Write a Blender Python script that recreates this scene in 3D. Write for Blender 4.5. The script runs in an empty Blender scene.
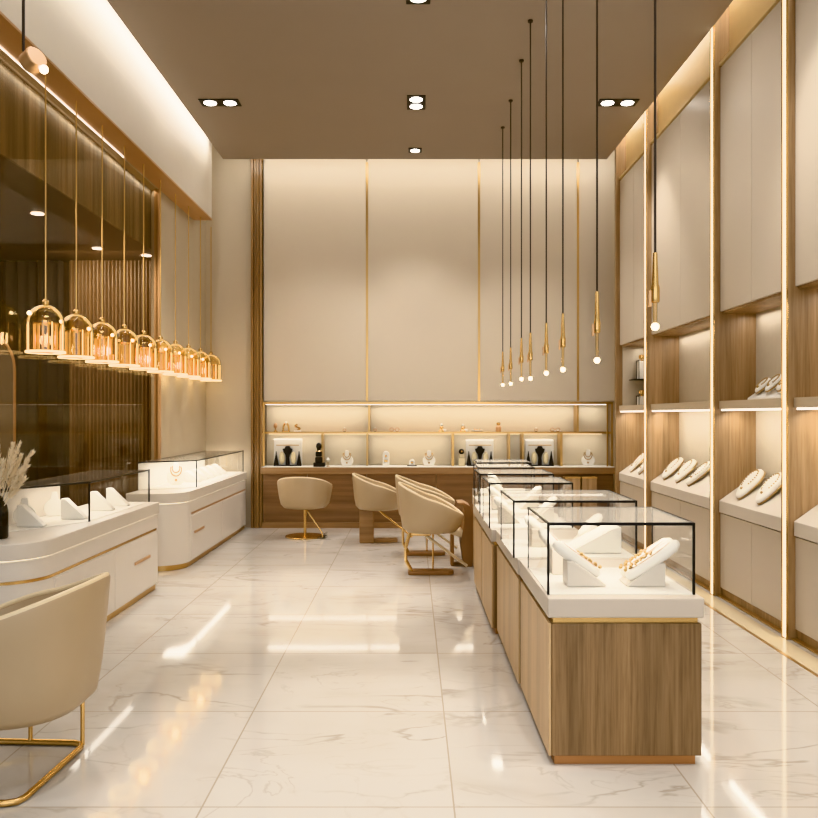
import bpy, bmesh, math, random
from mathutils import Vector, Matrix
random.seed(4)
PI = math.pi
scn = bpy.context.scene
COL = scn.collection

# ------------------------------------------------------------------ mesh builder
class MB:
    def __init__(self):
        self.bm = bmesh.new()
    def faces(self, pts, fs):
        vs = [self.bm.verts.new(p) for p in pts]
        for f in fs:
            try: self.bm.faces.new([vs[i] for i in f])
            except ValueError: pass
        return self
    def box(self, x0, x1, y0, y1, z0, z1):
        p = [(x0,y0,z0),(x1,y0,z0),(x1,y1,z0),(x0,y1,z0),(x0,y0,z1),(x1,y0,z1),(x1,y1,z1),(x0,y1,z1)]
        return self.faces(p, [(3,2,1,0),(4,5,6,7),(0,1,5,4),(1,2,6,5),(2,3,7,6),(3,0,4,7)])
    def prism(self, poly, z0, z1):
        n = len(poly)
        p = [(x,y,z0) for x,y in poly] + [(x,y,z1) for x,y in poly]
        f = [tuple(range(n-1,-1,-1)), tuple(range(n,2*n))] + [(i,(i+1)%n,n+(i+1)%n,n+i) for i in range(n)]
        return self.faces(p, f)
    def prism_y(self, poly, y0, y1):          # polygon in XZ, extruded along Y
        n = len(poly)
        p = [(x,y0,z) for x,z in poly] + [(x,y1,z) for x,z in poly]
        f = [tuple(range(n)), tuple(range(2*n-1,n-1,-1))] + [(i,n+i,n+(i+1)%n,(i+1)%n) for i in range(n)]
        return self.faces(p, f)
    def strip_wall(self, pts, z0, z1):        # open vertical sheet along a path
        n = len(pts)
        p = [(x,y,z0) for x,y in pts] + [(x,y,z1) for x,y in pts]
        return self.faces(p, [(i,i+1,n+i+1,n+i) for i in range(n-1)])
    def tube(self, pts, r, n=8, closed=False, caps=True):
        pts = [Vector(p) for p in pts]; m = len(pts)
        rs = r if isinstance(r, (list,tuple)) else [r]*m
        rings = []; up = None
        for i, p in enumerate(pts):
            if closed: t = pts[(i+1)%m] - pts[i-1]
            else: t = pts[min(i+1,m-1)] - pts[max(i-1,0)]
            if t.length < 1e-9: t = Vector((0,0,1))
            t.normalize()
            if up is None:
                up = Vector((0,0,1)) if abs(t.z) < .9 else Vector((1,0,0))
            a = (up - t*up.dot(t))
            if a.length < 1e-6: a = t.orthogonal()
            a.normalize(); b = t.cross(a); up = a
            rings.append([self.bm.verts.new(p + (a*math.cos(2*PI*k/n) + b*math.sin(2*PI*k/n))*rs[i]) for k in range(n)])
        for i in range(m if closed else m-1):
            A, B = rings[i], rings[(i+1)%m]
            for k in range(n):
                self.bm.faces.new((A[k],A[(k+1)%n],B[(k+1)%n],B[k]))
        if caps and not closed:
            self.bm.faces.new(rings[0][::-1]); self.bm.faces.new(rings[-1])
        return self
    def lathe(self, prof, c=(0,0,0), n=24, sx=1, sy=1):     # prof: (r,z) bottom to top
        rings = []
        for r, z in prof:
            if r < 1e-6: rings.append([self.bm.verts.new((c[0],c[1],c[2]+z))])
            else: rings.append([self.bm.verts.new((c[0]+sx*r*math.cos(2*PI*k/n), c[1]+sy*r*math.sin(2*PI*k/n), c[2]+z)) for k in range(n)])
        for A, B in zip(rings, rings[1:]):
            for k in range(n):
                k2 = (k+1)%n
                if len(A) == 1 and len(B) == 1: continue
                if len(A) == 1: self.bm.faces.new((A[0],B[k2],B[k]))
                elif len(B) == 1: self.bm.faces.new((A[k],A[k2],B[0]))
                else: self.bm.faces.new((A[k],A[k2],B[k2],B[k]))
        return self
    def ball(self, c, r, n=10, s=(1,1,1)):
        prof = [(r*math.sin(PI*i/6)*1.0, -r*s[2]*math.cos(PI*i/6)) for i in range(7)]
        prof[0] = (0,-r*s[2]); prof[-1] = (0,r*s[2])
        return self.lathe(prof, c, n, s[0], s[1])
    def xform(self, M):
        bmesh.ops.transform(self.bm, matrix=M, verts=self.bm.verts); return self
    def new_marker(self): return set(self.bm.verts)
    def xform_since(self, mark, M):
        bmesh.ops.transform(self.bm, matrix=M, verts=[v for v in self.bm.verts if v not in mark]); return self

def rootpos(o):
    p = Vector((0,0,0))
    while o: p += Vector(o.location); o = o.parent
    return p
def obj(name, m, mat, parent=None, bevel=0, smooth=False, world=False, seg=2):
    if world and parent: bmesh.ops.translate(m.bm, vec=-rootpos(parent), verts=m.bm.verts)
    bmesh.ops.recalc_face_normals(m.bm, faces=m.bm.faces)
    me = bpy.data.meshes.new(name); m.bm.to_mesh(me); m.bm.free()
    me.materials.append(mat)
    if smooth:
        for p in me.polygons: p.use_smooth = True
    o = bpy.data.objects.new(name, me); COL.objects.link(o)
    if parent: o.parent = parent
    if bevel:
        b = o.modifiers.new('bevel', 'BEVEL'); b.width = bevel; b.segments = seg; b.limit_method = 'ANGLE'; b.angle_limit = .6
        for p in me.polygons: p.use_smooth = True
        w = o.modifiers.new('wn', 'WEIGHTED_NORMAL'); w.keep_sharp = True
    elif smooth:
        e = o.modifiers.new('es', 'EDGE_SPLIT'); e.split_angle = math.radians(40)
    return o
def tag(o, label, cat, group=None):
    o['label'] = label; o['category'] = cat
    if group: o['group'] = group
    return o
def thing(name, label, cat, loc=(0,0,0), rz=0, group=None):
    o = bpy.data.objects.new(name, None); COL.objects.link(o)
    o.empty_display_size = .1
    o.location = loc; o.rotation_euler = (0,0,rz)
    return tag(o, label, cat, group)
def struct(name, m, mat, bevel=0, smooth=False):
    o = obj(name, m, mat, None, bevel, smooth); o['kind'] = 'structure'; return o
def part_struct(name, m, mat, parent, **k):
    return obj(name, m, mat, parent, **k)
def dup(root, loc, rz=None, label=None):
    r = root.copy(); COL.objects.link(r); r.location = loc
    if rz is not None: r.rotation_euler = (0,0,rz)
    if label: r['label'] = label
    for ch in list(root.children):
        c = ch.copy(); COL.objects.link(c); c.parent = r
        for g in list(ch.children):
            d = g.copy(); COL.objects.link(d); d.parent = c
    return r

# ------------------------------------------------------------------ materials
def srgb(r, g, b):
    f = lambda c: (c/255/12.92) if c/255 <= .04045 else ((c/255+.055)/1.055)**2.4
    return (f(r), f(g), f(b), 1)
def mat(name, col, rough=.5, metal=0, emit=None, es=0, spec=.5, coat=0, noise=0, nscale=8, bump=0, bscale=200):
    m = bpy.data.materials.new(name); m.use_nodes = True
    N = m.node_tree.nodes; L = m.node_tree.links; b = N['Principled BSDF']
    b.inputs['Base Color'].default_value = col; b.inputs['Roughness'].default_value = rough
    b.inputs['Metallic'].default_value = metal; b.inputs['Specular IOR Level'].default_value = spec
    b.inputs['Coat Weight'].default_value = coat
    if emit: b.inputs['Emission Color'].default_value = emit; b.inputs['Emission Strength'].default_value = es
    tc = N.new('ShaderNodeTexCoord')
    if noise:
        nz = N.new('ShaderNodeTexNoise'); nz.inputs['Scale'].default_value = nscale; nz.inputs['Detail'].default_value = 4
        L.new(tc.outputs['Object'], nz.inputs['Vector'])
        mx = N.new('ShaderNodeMix'); mx.data_type = 'RGBA'
        mx.inputs['A'].default_value = tuple(c*(1-noise) for c in col[:3])+(1,)
        mx.inputs['B'].default_value = tuple(min(1,c*(1+noise)) for c in col[:3])+(1,)
        L.new(nz.outputs['Fac'], mx.inputs['Factor']); L.new(mx.outputs['Result'], b.inputs['Base Color'])
    if bump:
        n2 = N.new('ShaderNodeTexNoise'); n2.inputs['Scale'].default_value = bscale
        L.new(tc.outputs['Object'], n2.inputs['Vector'])
        bp = N.new('ShaderNodeBump'); bp.inputs['Strength'].default_value = bump; bp.inputs['Distance'].default_value = .002
        L.new(n2.outputs['Fac'], bp.inputs['Height']); L.new(bp.outputs['Normal'], b.inputs['Normal'])
    return m
def wood(name, dark, mid, light, axis='Z', scale=26, rough=.42, stripe=.0):
    m = bpy.data.materials.new(name); m.use_nodes = True
    N = m.node_tree.nodes; L = m.node_tree.links; b = N['Principled BSDF']
    b.inputs['Roughness'].default_value = rough
    tc = N.new('ShaderNodeTexCoord'); mp = N.new('ShaderNodeMapping')
    sc = [scale]*3; sc['XYZ'.index(axis)] = scale*.035
    mp.inputs['Scale'].default_value = sc
    L.new(tc.outputs['Object'], mp.inputs['Vector'])
    nz = N.new('ShaderNodeTexNoise'); nz.inputs['Scale'].default_value = 1; nz.inputs['Detail'].default_value = 6; nz.inputs['Roughness'].default_value = .65; nz.inputs['Distortion'].default_value = .35
    L.new(mp.outputs['Vector'], nz.inputs['Vector'])
    rp = N.new('ShaderNodeValToRGB'); e = rp.color_ramp.elements
    e[0].position = .3; e[0].color = dark; e[1].position = .72; e[1].color = light
    x = e.new(.5); x.color = mid
    L.new(nz.outputs['Fac'], rp.inputs['Fac'])
    mp2 = N.new('ShaderNodeMapping'); sc2 = [5.]*3; sc2['XYZ'.index(axis)] = .12
    mp2.inputs['Scale'].default_value = sc2
    L.new(tc.outputs['Object'], mp2.inputs['Vector'])
    n2 = N.new('ShaderNodeTexNoise'); n2.inputs['Scale'].default_value = 1.6; n2.inputs['Detail'].default_value = 2
    L.new(mp2.outputs['Vector'], n2.inputs['Vector'])
    r2 = N.new('ShaderNodeMapRange'); r2.inputs['From Min'].default_value = .35; r2.inputs['From Max'].default_value = .65
    r2.inputs['To Min'].default_value = .78-stripe; r2.inputs['To Max'].default_value = 1.12
    L.new(n2.outputs['Fac'], r2.inputs['Value'])
    mx = N.new('ShaderNodeMix'); mx.data_type = 'RGBA'; mx.blend_type = 'MULTIPLY'; mx.inputs['Factor'].default_value = 1
    L.new(rp.outputs['Color'], mx.inputs['A']); L.new(r2.outputs['Result'], mx.inputs['B'])
    L.new(mx.outputs['Result'], b.inputs['Base Color'])
    return m
def glass(name, tint, refl=1.0, base=.03, rough=0.0, painted_sheen=0, painted_sheen_col=(.9,.86,.78,1)):
    m = bpy.data.materials.new(name); m.use_nodes = True
    N = m.node_tree.nodes; L = m.node_tree.links
    N.remove(N['Principled BSDF']); out = N['Material Output']
    tr = N.new('ShaderNodeBsdfTransparent'); tr.inputs['Color'].default_value = tint
    gl = N.new('ShaderNodeBsdfGlossy'); gl.inputs['Roughness'].default_value = rough
    fr = N.new('ShaderNodeLayerWeight'); fr.inputs['Blend'].default_value = .18
    mr = N.new('ShaderNodeMapRange'); mr.inputs['To Min'].default_value = base; mr.inputs['To Max'].default_value = refl
    L.new(fr.outputs['Fresnel'], mr.inputs['Value'])
    mx = N.new('ShaderNodeMixShader')
    L.new(mr.outputs['Result'], mx.inputs['Fac']); L.new(tr.outputs['BSDF'], mx.inputs[1]); L.new(gl.outputs['BSDF'], mx.inputs[2])
    if painted_sheen:
        df = N.new('ShaderNodeBsdfDiffuse'); df.inputs['Color'].default_value = painted_sheen_col
        m2 = N.new('ShaderNodeMixShader'); m2.inputs['Fac'].default_value = painted_sheen
        L.new(mx.outputs['Shader'], m2.inputs[1]); L.new(df.outputs['BSDF'], m2.inputs[2]); mx = m2
    L.new(mx.outputs['Shader'], out.inputs['Surface'])
    return m
def emis(name, col, s):
    m = bpy.data.materials.new(name); m.use_nodes = True
    N = m.node_tree.nodes; b = N['Principled BSDF']
    b.inputs['Base Color'].default_value = col
    b.inputs['Emission Color'].default_value = col; b.inputs['Emission Strength'].default_value = s
    return m
def marble():
    m = bpy.data.materials.new('marble_floor'); m.use_nodes = True
    N = m.node_tree.nodes; L = m.node_tree.links; b = N['Principled BSDF']
    b.inputs['Roughness'].default_value = .06; b.inputs['Specular IOR Level'].default_value = .75
    tc = N.new('ShaderNodeTexCoord')
    br = N.new('ShaderNodeTexBrick'); br.offset = 0; br.squash = 1
    br.inputs['Scale'].default_value = 1; br.inputs['Brick Width'].default_value = .9; br.inputs['Row Height'].default_value = .92
    br.inputs['Mortar Size'].default_value = .0035; br.inputs['Mortar Smooth'].default_value = .1
    br.inputs['Color1'].default_value = (.45,.45,.45,1); br.inputs['Color2'].default_value = (.55,.55,.55,1)
    mp = N.new('ShaderNodeMapping'); mp.inputs['Location'].default_value = (1.65, -2.857+.92*4, 0)
    L.new(tc.outputs['Object'], mp.inputs['Vector']); L.new(mp.outputs['Vector'], br.inputs['Vector'])
    # every tile offsets the vein pattern a little
    off = N.new('ShaderNodeVectorMath'); off.operation = 'SCALE'; off.inputs['Scale'].default_value = 9
    L.new(br.outputs['Color'], off.inputs[0])
    add = N.new('ShaderNodeVectorMath'); add.operation = 'ADD'
    L.new(tc.outputs['Object'], add.inputs[0]); L.new(off.outputs['Vector'], add.inputs[1])
    base = None
    col = N.new('ShaderNodeRGB'); col.outputs[0].default_value = srgb(206,199,190)
    cur = col.outputs[0]
    for sc, dist, w, amt, c, rot in ((.75,1.6,.014,.6,srgb(152,138,120),.45),(1.5,2.0,.014,.4,srgb(166,152,136),.95),(.5,1.4,.12,.45,srgb(184,173,158),.3)):
        mm = N.new('ShaderNodeMapping'); mm.inputs['Rotation'].default_value = (0,0,rot); mm.inputs['Scale'].default_value = (.55,1.35,1)
        L.new(add.outputs['Vector'], mm.inputs['Vector'])
        nz = N.new('ShaderNodeTexNoise'); nz.inputs['Scale'].default_value = sc; nz.inputs['Detail'].default_value = 5; nz.inputs['Distortion'].default_value = dist; nz.inputs['Roughness'].default_value = .5
        L.new(mm.outputs['Vector'], nz.inputs['Vector'])
        s = N.new('ShaderNodeMath'); s.operation = 'SUBTRACT'; s.inputs[1].default_value = .5; L.new(nz.outputs['Fac'], s.inputs[0])
        a = N.new('ShaderNodeMath'); a.operation = 'ABSOLUTE'; L.new(s.outputs[0], a.inputs[0])
        r = N.new('ShaderNodeMapRange'); r.inputs['From Min'].default_value = 0; r.inputs['From Max'].default_value = w; r.inputs['To Min'].default_value = amt; r.inputs['To Max'].default_value = 0
        L.new(a.outputs[0], r.inputs['Value'])
        # veins fade in and out
        n3 = N.new('ShaderNodeTexNoise'); n3.inputs['Scale'].default_value = 1.1+sc; L.new(add.outputs['Vector'], n3.inputs['Vector'])
        r3 = N.new('ShaderNodeMapRange'); r3.inputs['From Min'].default_value = .42; r3.inputs['From Max'].default_value = .62; L.new(n3.outputs['Fac'], r3.inputs['Value'])
        mu = N.new('ShaderNodeMath'); mu.operation = 'MULTIPLY'; L.new(r.outputs['Result'], mu.inputs[0]); L.new(r3.outputs['Result'], mu.inputs[1])
        mx = N.new('ShaderNodeMix'); mx.data_type = 'RGBA'; mx.inputs['B'].default_value = c
        L.new(cur, mx.inputs['A']); L.new(mu.outputs[0], mx.inputs['Factor']); cur = mx.outputs['Result']
    g = N.new('ShaderNodeMix'); g.data_type = 'RGBA'; g.inputs['B'].default_value = srgb(178,165,148)
    L.new(cur, g.inputs['A']); L.new(br.outputs['Fac'], g.inputs['Factor'])
    L.new(g.outputs['Result'], b.inputs['Base Color'])
    return m

WARM = (1, .84, .62, 1)
F_MARBLE = marble()
M_CEIL = mat('taupe_paint', srgb(156,143,130), .7, noise=.03, nscale=2)
M_CREAM = mat('cream_plaster', srgb(224,216,203), .6, noise=.02)
M_PANEL = mat('satin_beige_panel', srgb(208,194,174), .38, noise=.03, nscale=1.5)
M_CORDG = mat('antique_gold', srgb(176,146,96), .32, .5, noise=.1, nscale=40)
M_RETURN = mat('sand_plaster', srgb(196,182,160), .6, noise=.02)
M_DOOR = mat('beige_lacquer_door', srgb(200,187,170), .33, noise=.03, nscale=1.5)
M_BACK = mat('beige_linen_back', srgb(196,183,163), .7, noise=.05, nscale=20, bump=.3, bscale=300)
M_NICHE = mat('pale_niche_back', srgb(214,200,175), .6, noise=.03)
M_WHITE = mat('white_lacquer', srgb(224,216,206), .28, noise=.01)
M_STONE = mat('greige_stone_slab', srgb(214,205,193), .35, noise=.02)
M_GREIGE = mat('greige_stone_plinth', srgb(196,184,170), .35, noise=.03)
M_PAD = mat('white_display_leather', srgb(240,236,228), .5, noise=.02)
M_GOLD = mat('brushed_gold', srgb(220,184,126), .24, 1, noise=.06, nscale=30)
M_GOLDS = mat('satin_gold_line', srgb(206,170,114), .3, .9, noise=.05, nscale=20)
M_BRONZE = mat('copper_bronze_sheet', srgb(206,166,126), .34, .45, noise=.08, nscale=3)
M_BLACK = mat('black_metal', srgb(24,21,19), .4, .3, noise=.05)
M_CORD = mat('dark_brown_cord', srgb(52,42,34), .5, noise=.05)
M_BLACKV = mat('black_velvet', srgb(26,22,20), .7, noise=.1, nscale=40)
M_LEATH = mat('tan_leather', srgb(178,156,126), .42, noise=.04, nscale=6, bump=.15, bscale=260)
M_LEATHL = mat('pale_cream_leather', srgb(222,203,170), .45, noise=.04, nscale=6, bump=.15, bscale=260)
M_BROWNL = mat('saddle_brown_leather', srgb(150,112,74), .45, noise=.06, nscale=6)
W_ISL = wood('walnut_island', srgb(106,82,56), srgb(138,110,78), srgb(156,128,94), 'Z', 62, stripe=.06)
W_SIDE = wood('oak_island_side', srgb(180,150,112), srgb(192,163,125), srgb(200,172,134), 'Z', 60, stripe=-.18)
W_OAK = wood('oak_cabinet', srgb(136,108,76), srgb(160,130,96), srgb(176,147,113), 'Z', 44)
W_BACK = wood('oak_counter', srgb(138,106,74), srgb(158,124,88), srgb(174,140,102), 'X', 22)
W_BACKD = wood('walnut_counter_front', srgb(112,84,58), srgb(134,103,74), srgb(152,120,90), 'X', 14)
W_DARK = wood('smoked_panel', srgb(98,76,54), srgb(126,100,74), srgb(148,122,94), 'Z', 14)
W_FASC = wood('weathered_fascia', srgb(110,98,78), srgb(150,136,112), srgb(176,162,136), 'Z', 12)
M_CURT = mat('dark_curtain', srgb(40,33,26), .9, noise=.15, nscale=3)
M_DKCEIL = mat('dark_brown_ceiling', srgb(88,70,52), .35, noise=.15, nscale=.8)
M_DKFLOOR = mat('dark_floor', srgb(70,56,42), .4, noise=.1)
G_CASE = glass('clear_case_glass', (.996,.997,.996,1), .22, .010)
G_WIN = glass('smoked_window_glass', (.88,.83,.76,1), .12, .0)
G_AMBER = glass('amber_glass', (1,.88,.64,1), .9, .05)
G_ACRYL = glass('clear_acrylic', (.97,.95,.9,1), .9, .06)
G_TOP = glass('bronze_tinted_glass', (.80,.77,.72,1), .55, .05, painted_sheen=.10, painted_sheen_col=(.5,.47,.43,1))  # grey diffuse share paints in the sheen of the counter tops
G_CTOP = glass('case_top_glass', (.99,.985,.975,1), .26, .03, painted_sheen=.22)  # cream diffuse share paints in the ceiling reflected by the tops
E_LED = emis('warm_led', (1,.86,.62,1), 2.2)
E_WHITE = emis('white_led', (1,.95,.86,1), 2.5)
E_SPOT = emis('spot_lens', (1,.95,.88,1), 12)
E_AMB = emis('amber_ring', (1,.72,.36,1), 3.2)
M_CRYST = mat('gold_crystal', srgb(206,160,92), .15, .6, emit=(1,.7,.34,1), es=.25)
E_BULB = emis('warm_bulb', (1,.82,.52,1), 26)
M_PLUME = mat('dry_plume', srgb(246,230,202), .8, noise=.1)
M_PEARL = mat('pearl_grey', srgb(214,206,196), .35)

# ------------------------------------------------------------------ lights helpers
def area(name, loc, rot, sx, sy, energy, col=(1,.97,.93), spread=None):
    l = bpy.data.lights.new(name, 'AREA'); l.shape = 'RECTANGLE'; l.size = sx; l.size_y = sy
    l.energy = energy; l.color = col
    if spread: l.spread = spread
    o = bpy.data.objects.new(name, l); COL.objects.link(o); o.location = loc; o.rotation_euler = rot
    return o
def spot(name, loc, energy, ang=70, col=(1,.985,.96), blend=.7, r=.05, rot=(0,0,0)):
    l = bpy.data.lights.new(name, 'SPOT'); l.energy = energy; l.spot_size = math.radians(ang); l.spot_blend = blend
    l.color = col; l.shadow_soft_size = r
    o = bpy.data.objects.new(name, l); COL.objects.link(o); o.location = loc; o.rotation_euler = rot
    return o
def point(name, loc, energy, col=(1,.75,.42), r=.03):
    l = bpy.data.lights.new(name, 'POINT'); l.energy = energy; l.color = col; l.shadow_soft_size = r
    o = bpy.data.objects.new(name, l); COL.objects.link(o); o.location = loc
    return o

# ------------------------------------------------------------------ setting
ZC = 4.40
struct('floor', MB().box(-2.57, 2.76, -1.2, 10.3, -.1, 0), F_MARBLE)
struct('ceiling', MB().prism([(-2.2,-1.2),(2.325,-1.2),(2.325,6.6),(2.285,9.38),(-2.215,9.38)], ZC, ZC+.07), M_CEIL)
struct('ceiling_cove', MB().box(-2.57, 2.76, -1.2, 10.3, 4.82, 4.9), M_CREAM)
# right wall
struct('wall_right', MB().box(2.76, 2.86, -1.2, 10.3, 0, 4.82), M_CREAM)
# left wall beyond the window, bulkhead
struct('wall_left', MB().box(-2.67, -2.57, 8.19, 10.3, 0, 3.70).box(-2.67,-2.57,-1.2,10.3,3.70,4.82), M_RETURN)
struct('trim_1', MB().box(-2.57, -2.36, -1.2, 9.43, 3.712, 4.82), M_CREAM)           # bulkhead
struct('trim_2', MB().box(-2.57, -2.355, -1.2, 9.432, 3.695, 3.712), M_BRONZE)        # its copper underside
struct('trim_3', MB().box(-2.566, -2.560, 1.0, 7.14, 3.687, 3.694), E_WHITE)          # light line over the window
# floor inlay
struct('trim_4', MB().box(2.165, 2.185, -1.2, 9.9, .0003, .0025), M_GOLDS)
struct('trim_5', MB().box(2.187, 2.325, -1.2, 9.2, .0003, .002), mat('cream_border_stone', srgb(222,204,172), .12, noise=.03))
# back wall: cream return, ribbed column, panels
wb = struct('wall_back', MB().box(-2.57, -2.0, 9.98, 10.3, 0, 4.82).box(-2.0, 2.76, 10.24, 10.3, 0, 1.56).box(-2.0, 2.76, 10.04, 10.3, 1.56, 4.82), M_RETURN)
cm = MB()
for i in range(4):
    x = -1.995 + i*.034
    cm.box(x, x+.030, 9.90+.018*(i % 2), 10.0, 0, 4.6)
struct('trim_6', cm, wood('bronze_oak_column', srgb(112,84,54), srgb(148,114,76), srgb(178,144,100), 'Z', 20, .3), bevel=.004)
struct('trim_7', MB().box(-1.872,-1.862,9.93,9.979,0,4.6), M_GOLD)
seams = [-1.86, -.561, .836, 2.07, 2.76]
for a, b in zip(seams, seams[1:]):
    obj('wall_panel', MB().box(a+.008, b-.008, 9.98, 10.04, 1.575, 4.82), M_PANEL, wb, bevel=.004)
for s in seams[1:4]:
    obj('gold_strip', MB().box(s-.014, s+.014, 9.974, 10.02, 1.575, 4.55), M_GOLDS, wb)

# neighbouring room behind the smoked window
struct('floor_beyond', MB().box(-7, -2.67, .5, 8.9, -.1, 0), M_DKFLOOR)
struct('ceiling_beyond', MB().box(-7, -2.69, .5, 8.9, 3.10, 3.2), M_DKCEIL)
struct('wall_beyond', MB().box(-7, -2.67, 8.9, 9.0, 0, 3.2), M_DKFLOOR)
struct('trim_8', MB().box(-2.69, -2.672, .5, 8.85, 3.10, 3.72), W_FASC)
rib = []
n = 26
for i in range(n*6+1):
    x = -3.77 + (3.77-2.70)*i/(n*6); rib.append((x, 8.80 + .02*math.sin(2*PI*i/6)))
rp = MB().strip_wall(rib, 0, 3.10); rp.strip_wall([(-3.77,8.80),(-3.77,8.89)],0,3.1)
struct('trim_9', rp, W_DARK, smooth=True)
win = struct('window_1', MB().box(-2.60,-2.585,1.0,8.13,.0,3.695), G_WIN)
obj('window_frame', MB().box(-2.62,-2.566,8.13,8.185,0,3.695), M_BRONZE, win)
def curtain(x0, y0, x1, y1, z0, z1, folds, amp):
    p = []; N = folds*8
    for i in range(N+1):
        t = i/N; w = amp*math.sin(2*PI*folds*t)*(.6+.4*math.sin(7*t*PI))
        p.append((x0+(x1-x0)*t + w*.3, y0+(y1-y0)*t + w))
    return MB().strip_wall(p, z0, z1)
tag(obj('curtain', curtain(-5.6,8.72,-3.80,8.72,.01,3.08,16,.05), M_CURT, smooth=True), 'dark full-height curtain beside the ribbed brown panel behind the smoked window', 'curtain')
tag(obj('curtain', curtain(-4.6,7.0,-4.15,7.9,.01,3.08,7,.05), M_CURT, smooth=True), 'nearer dark drape hanging at the left edge behind the smoked window', 'curtain')
# arched standing mirror in the neighbouring room
am = thing('arched_mirror', 'tall arched floor mirror with thin bronze rim at the left edge behind smoked glass', 'mirror', (-3.62,6.6,0))
def arch(w, h, n=16):
    return [(-w,0)] + [(-w*math.cos(PI*i/n), h-w+w*math.sin(PI*i/n)) for i in range(n+1)] + [(w,0)]
obj('mirror_plate', MB().prism_y(arch(.33,2.1), -.005, .015), mat('grey_mirror', srgb(150,132,108), .25, .6), am)
obj('rim', MB().tube([(x,0,z+.012) for x,z in arch(.34,2.11)], .012, 6), M_BRONZE, am)

# ------------------------------------------------------------------ ceiling downlights
def downlight(name, label, x, y, offs, r=.07, group=None, z=ZC, box=None):
    t = thing(name, label, 'ceiling light', (x,y,z), 0, group)
    ring = MB(); lens = []
    hw = box or (r+.025, r+.025)
    ring.box(-hw[0],hw[0],-hw[1],hw[1],-.010,-.001)
    obj('housing', ring, M_BLACK, t, bevel=.004)
    for ox, oy in offs:
        lens = MB().lathe([(0,-.014),(r*.72,-.014),(r*.8,-.011)], (ox,oy,0), 20)
        obj('lens', lens, E_SPOT, t)
    return t
downlight('double_downlight','black twin downlight at the left of the taupe ceiling', -1.84,7.67, [(-.095,0),(.095,0)], .075, box=(.19,.085))
downlight('double_downlight','black twin downlight at the right of the taupe ceiling, behind the pendant cords', 1.97,7.67, [(-.095,0),(.095,0)], .075, box=(.19,.085))
downlight('double_downlight','black twin downlight in the ceiling centre, lamps one behind the other', .04,7.67, [(0,-.085),(0,.085)], .075, box=(.088,.17))
downlight('downlight','single round downlight nearest the back wall in the ceiling centre', .035,9.05, [(0,0)], .065, box=(.075,.075))
downlight('downlight','single downlight cut by the top edge of the picture, ceiling centre', .045,5.74, [(0,0)], .075, box=(.088,.088))
for i,(x,y,lb) in enumerate([(-3.15,6.73,'leftmost and nearest'),(-3.2,8.14,'middle'),(-2.82,8.5,'rightmost')]):
    t = thing('recessed_light', 'small recessed ceiling light behind the smoked window, %s of the three' % lb, 'ceiling light', (x,y,3.10), 0, 'recessed lights in the neighbouring room')
    obj('trim_ring', MB().lathe([(.05,-.006),(.062,-.006),(.062,-.001)], (0,0,0), 18), M_BRONZE, t)
    obj('lens', MB().lathe([(0,-.008),(.05,-.008),(.05,-.001)], (0,0,0), 18), E_SPOT, t)

# ------------------------------------------------------------------ spotlight, top left
t = thing('spotlight', 'round bronze spotlight on a rod at the top left corner by the bulkhead', 'spotlight', (-1.99,4.2,3.26))
obj('rod', MB().tube([(-.05,0,.05),(-.05,0,1.15)], .008, 8), M_CORD, t)
hd = MB().lathe([(0,-.04),(.052,-.04),(.058,-.035),(.058,.035),(.052,.04),(0,.04)], (0,0,0), 24)
hd.xform(Matrix.Rotation(math.radians(68),4,'Y') @ Matrix.Rotation(math.radians(30),4,'X'))
obj('head', hd, M_BRONZE, t, smooth=True)
ln = MB().ball((.062,-.01,-.05), .022); obj('lamp', ln, E_BULB, t)

# ------------------------------------------------------------------ dome pendants (left)
DX, DZ = -2.455, 1.815
def dome_pendant(i):
    y = 5.36 + .49*i
    t = thing('dome_pendant', LBL[i], 'pendant lamp', (DX,y,DZ), 0, 'amber glass dome pendants in a row on the left')
    obj('rod', MB().tube([(0,0,.33),(0,0,3.695-DZ)], .0055, 8), M_GOLDS, t)
    obj('cap', MB().lathe([(0,.325),(.022,.325),(.022,.345),(.008,.36),(0,.36)], n=16), M_GOLD, t, smooth=True)
    prof = [(.121,.012),(.121,.205)] + [(.121*math.cos(PI/2*k/8), .205+.118*math.sin(PI/2*k/8)) for k in range(1,9)]
    prof[-1] = (0,.323)
    obj('glass_dome', MB().lathe(prof, n=32), G_AMBER, t, smooth=True)
    rg = MB().lathe([(.10,0),(.125,0),(.125,.012),(.10,.012),(.10,0)], n=32)
    obj('glow_ring', rg, E_AMB, t)
    it = MB()
    for k in range(14):
        a = 2*PI*k/14; it.tube([(.07*math.cos(a),.07*math.sin(a),.012),(.07*math.cos(a),.07*math.sin(a),.19)], .007, 6)
    cr = obj('crystal_tubes', it, M_CRYST, t)
    obj('tube_collar', MB().lathe([(.058,.19),(.082,.19),(.082,.2),(.058,.2),(.058,.19)], n=24), M_GOLD, t)
    obj('spoke', MB().box(-.1,.1,-.004,.004,.001,.010).box(-.004,.004,-.1,.1,.001,.010), M_GOLD, t)
    obj('bulb', MB().ball((-.085,-.05,.262), .013, 8), E_BULB, t)
    for k in range(4):
        a = PI/4+PI/2*k
        obj('light_rib', MB().tube([(.112*math.cos(a),.112*math.sin(a),.012),(.112*math.cos(a),.112*math.sin(a),.2)], .0028, 5), E_AMB, t)
    return t
ORD = ['leftmost','second from the left','third from the left','fourth from the left','fifth from the left','sixth from the left','fourth from the right','third from the right','second from the right','rightmost']
LBL = ['amber glass dome pendant over the left counters, %s of the ten' % o for o in ORD]
dp = dome_pendant(0)
for i in range(1,10): dup(dp, (DX,5.36+.49*i,DZ), None, LBL[i])
for i in (0,2,4,6,8): point('dome_glow', (DX+.0,5.36+.49*i,DZ+.10), 2.2, (1,.80,.50), .04)

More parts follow.
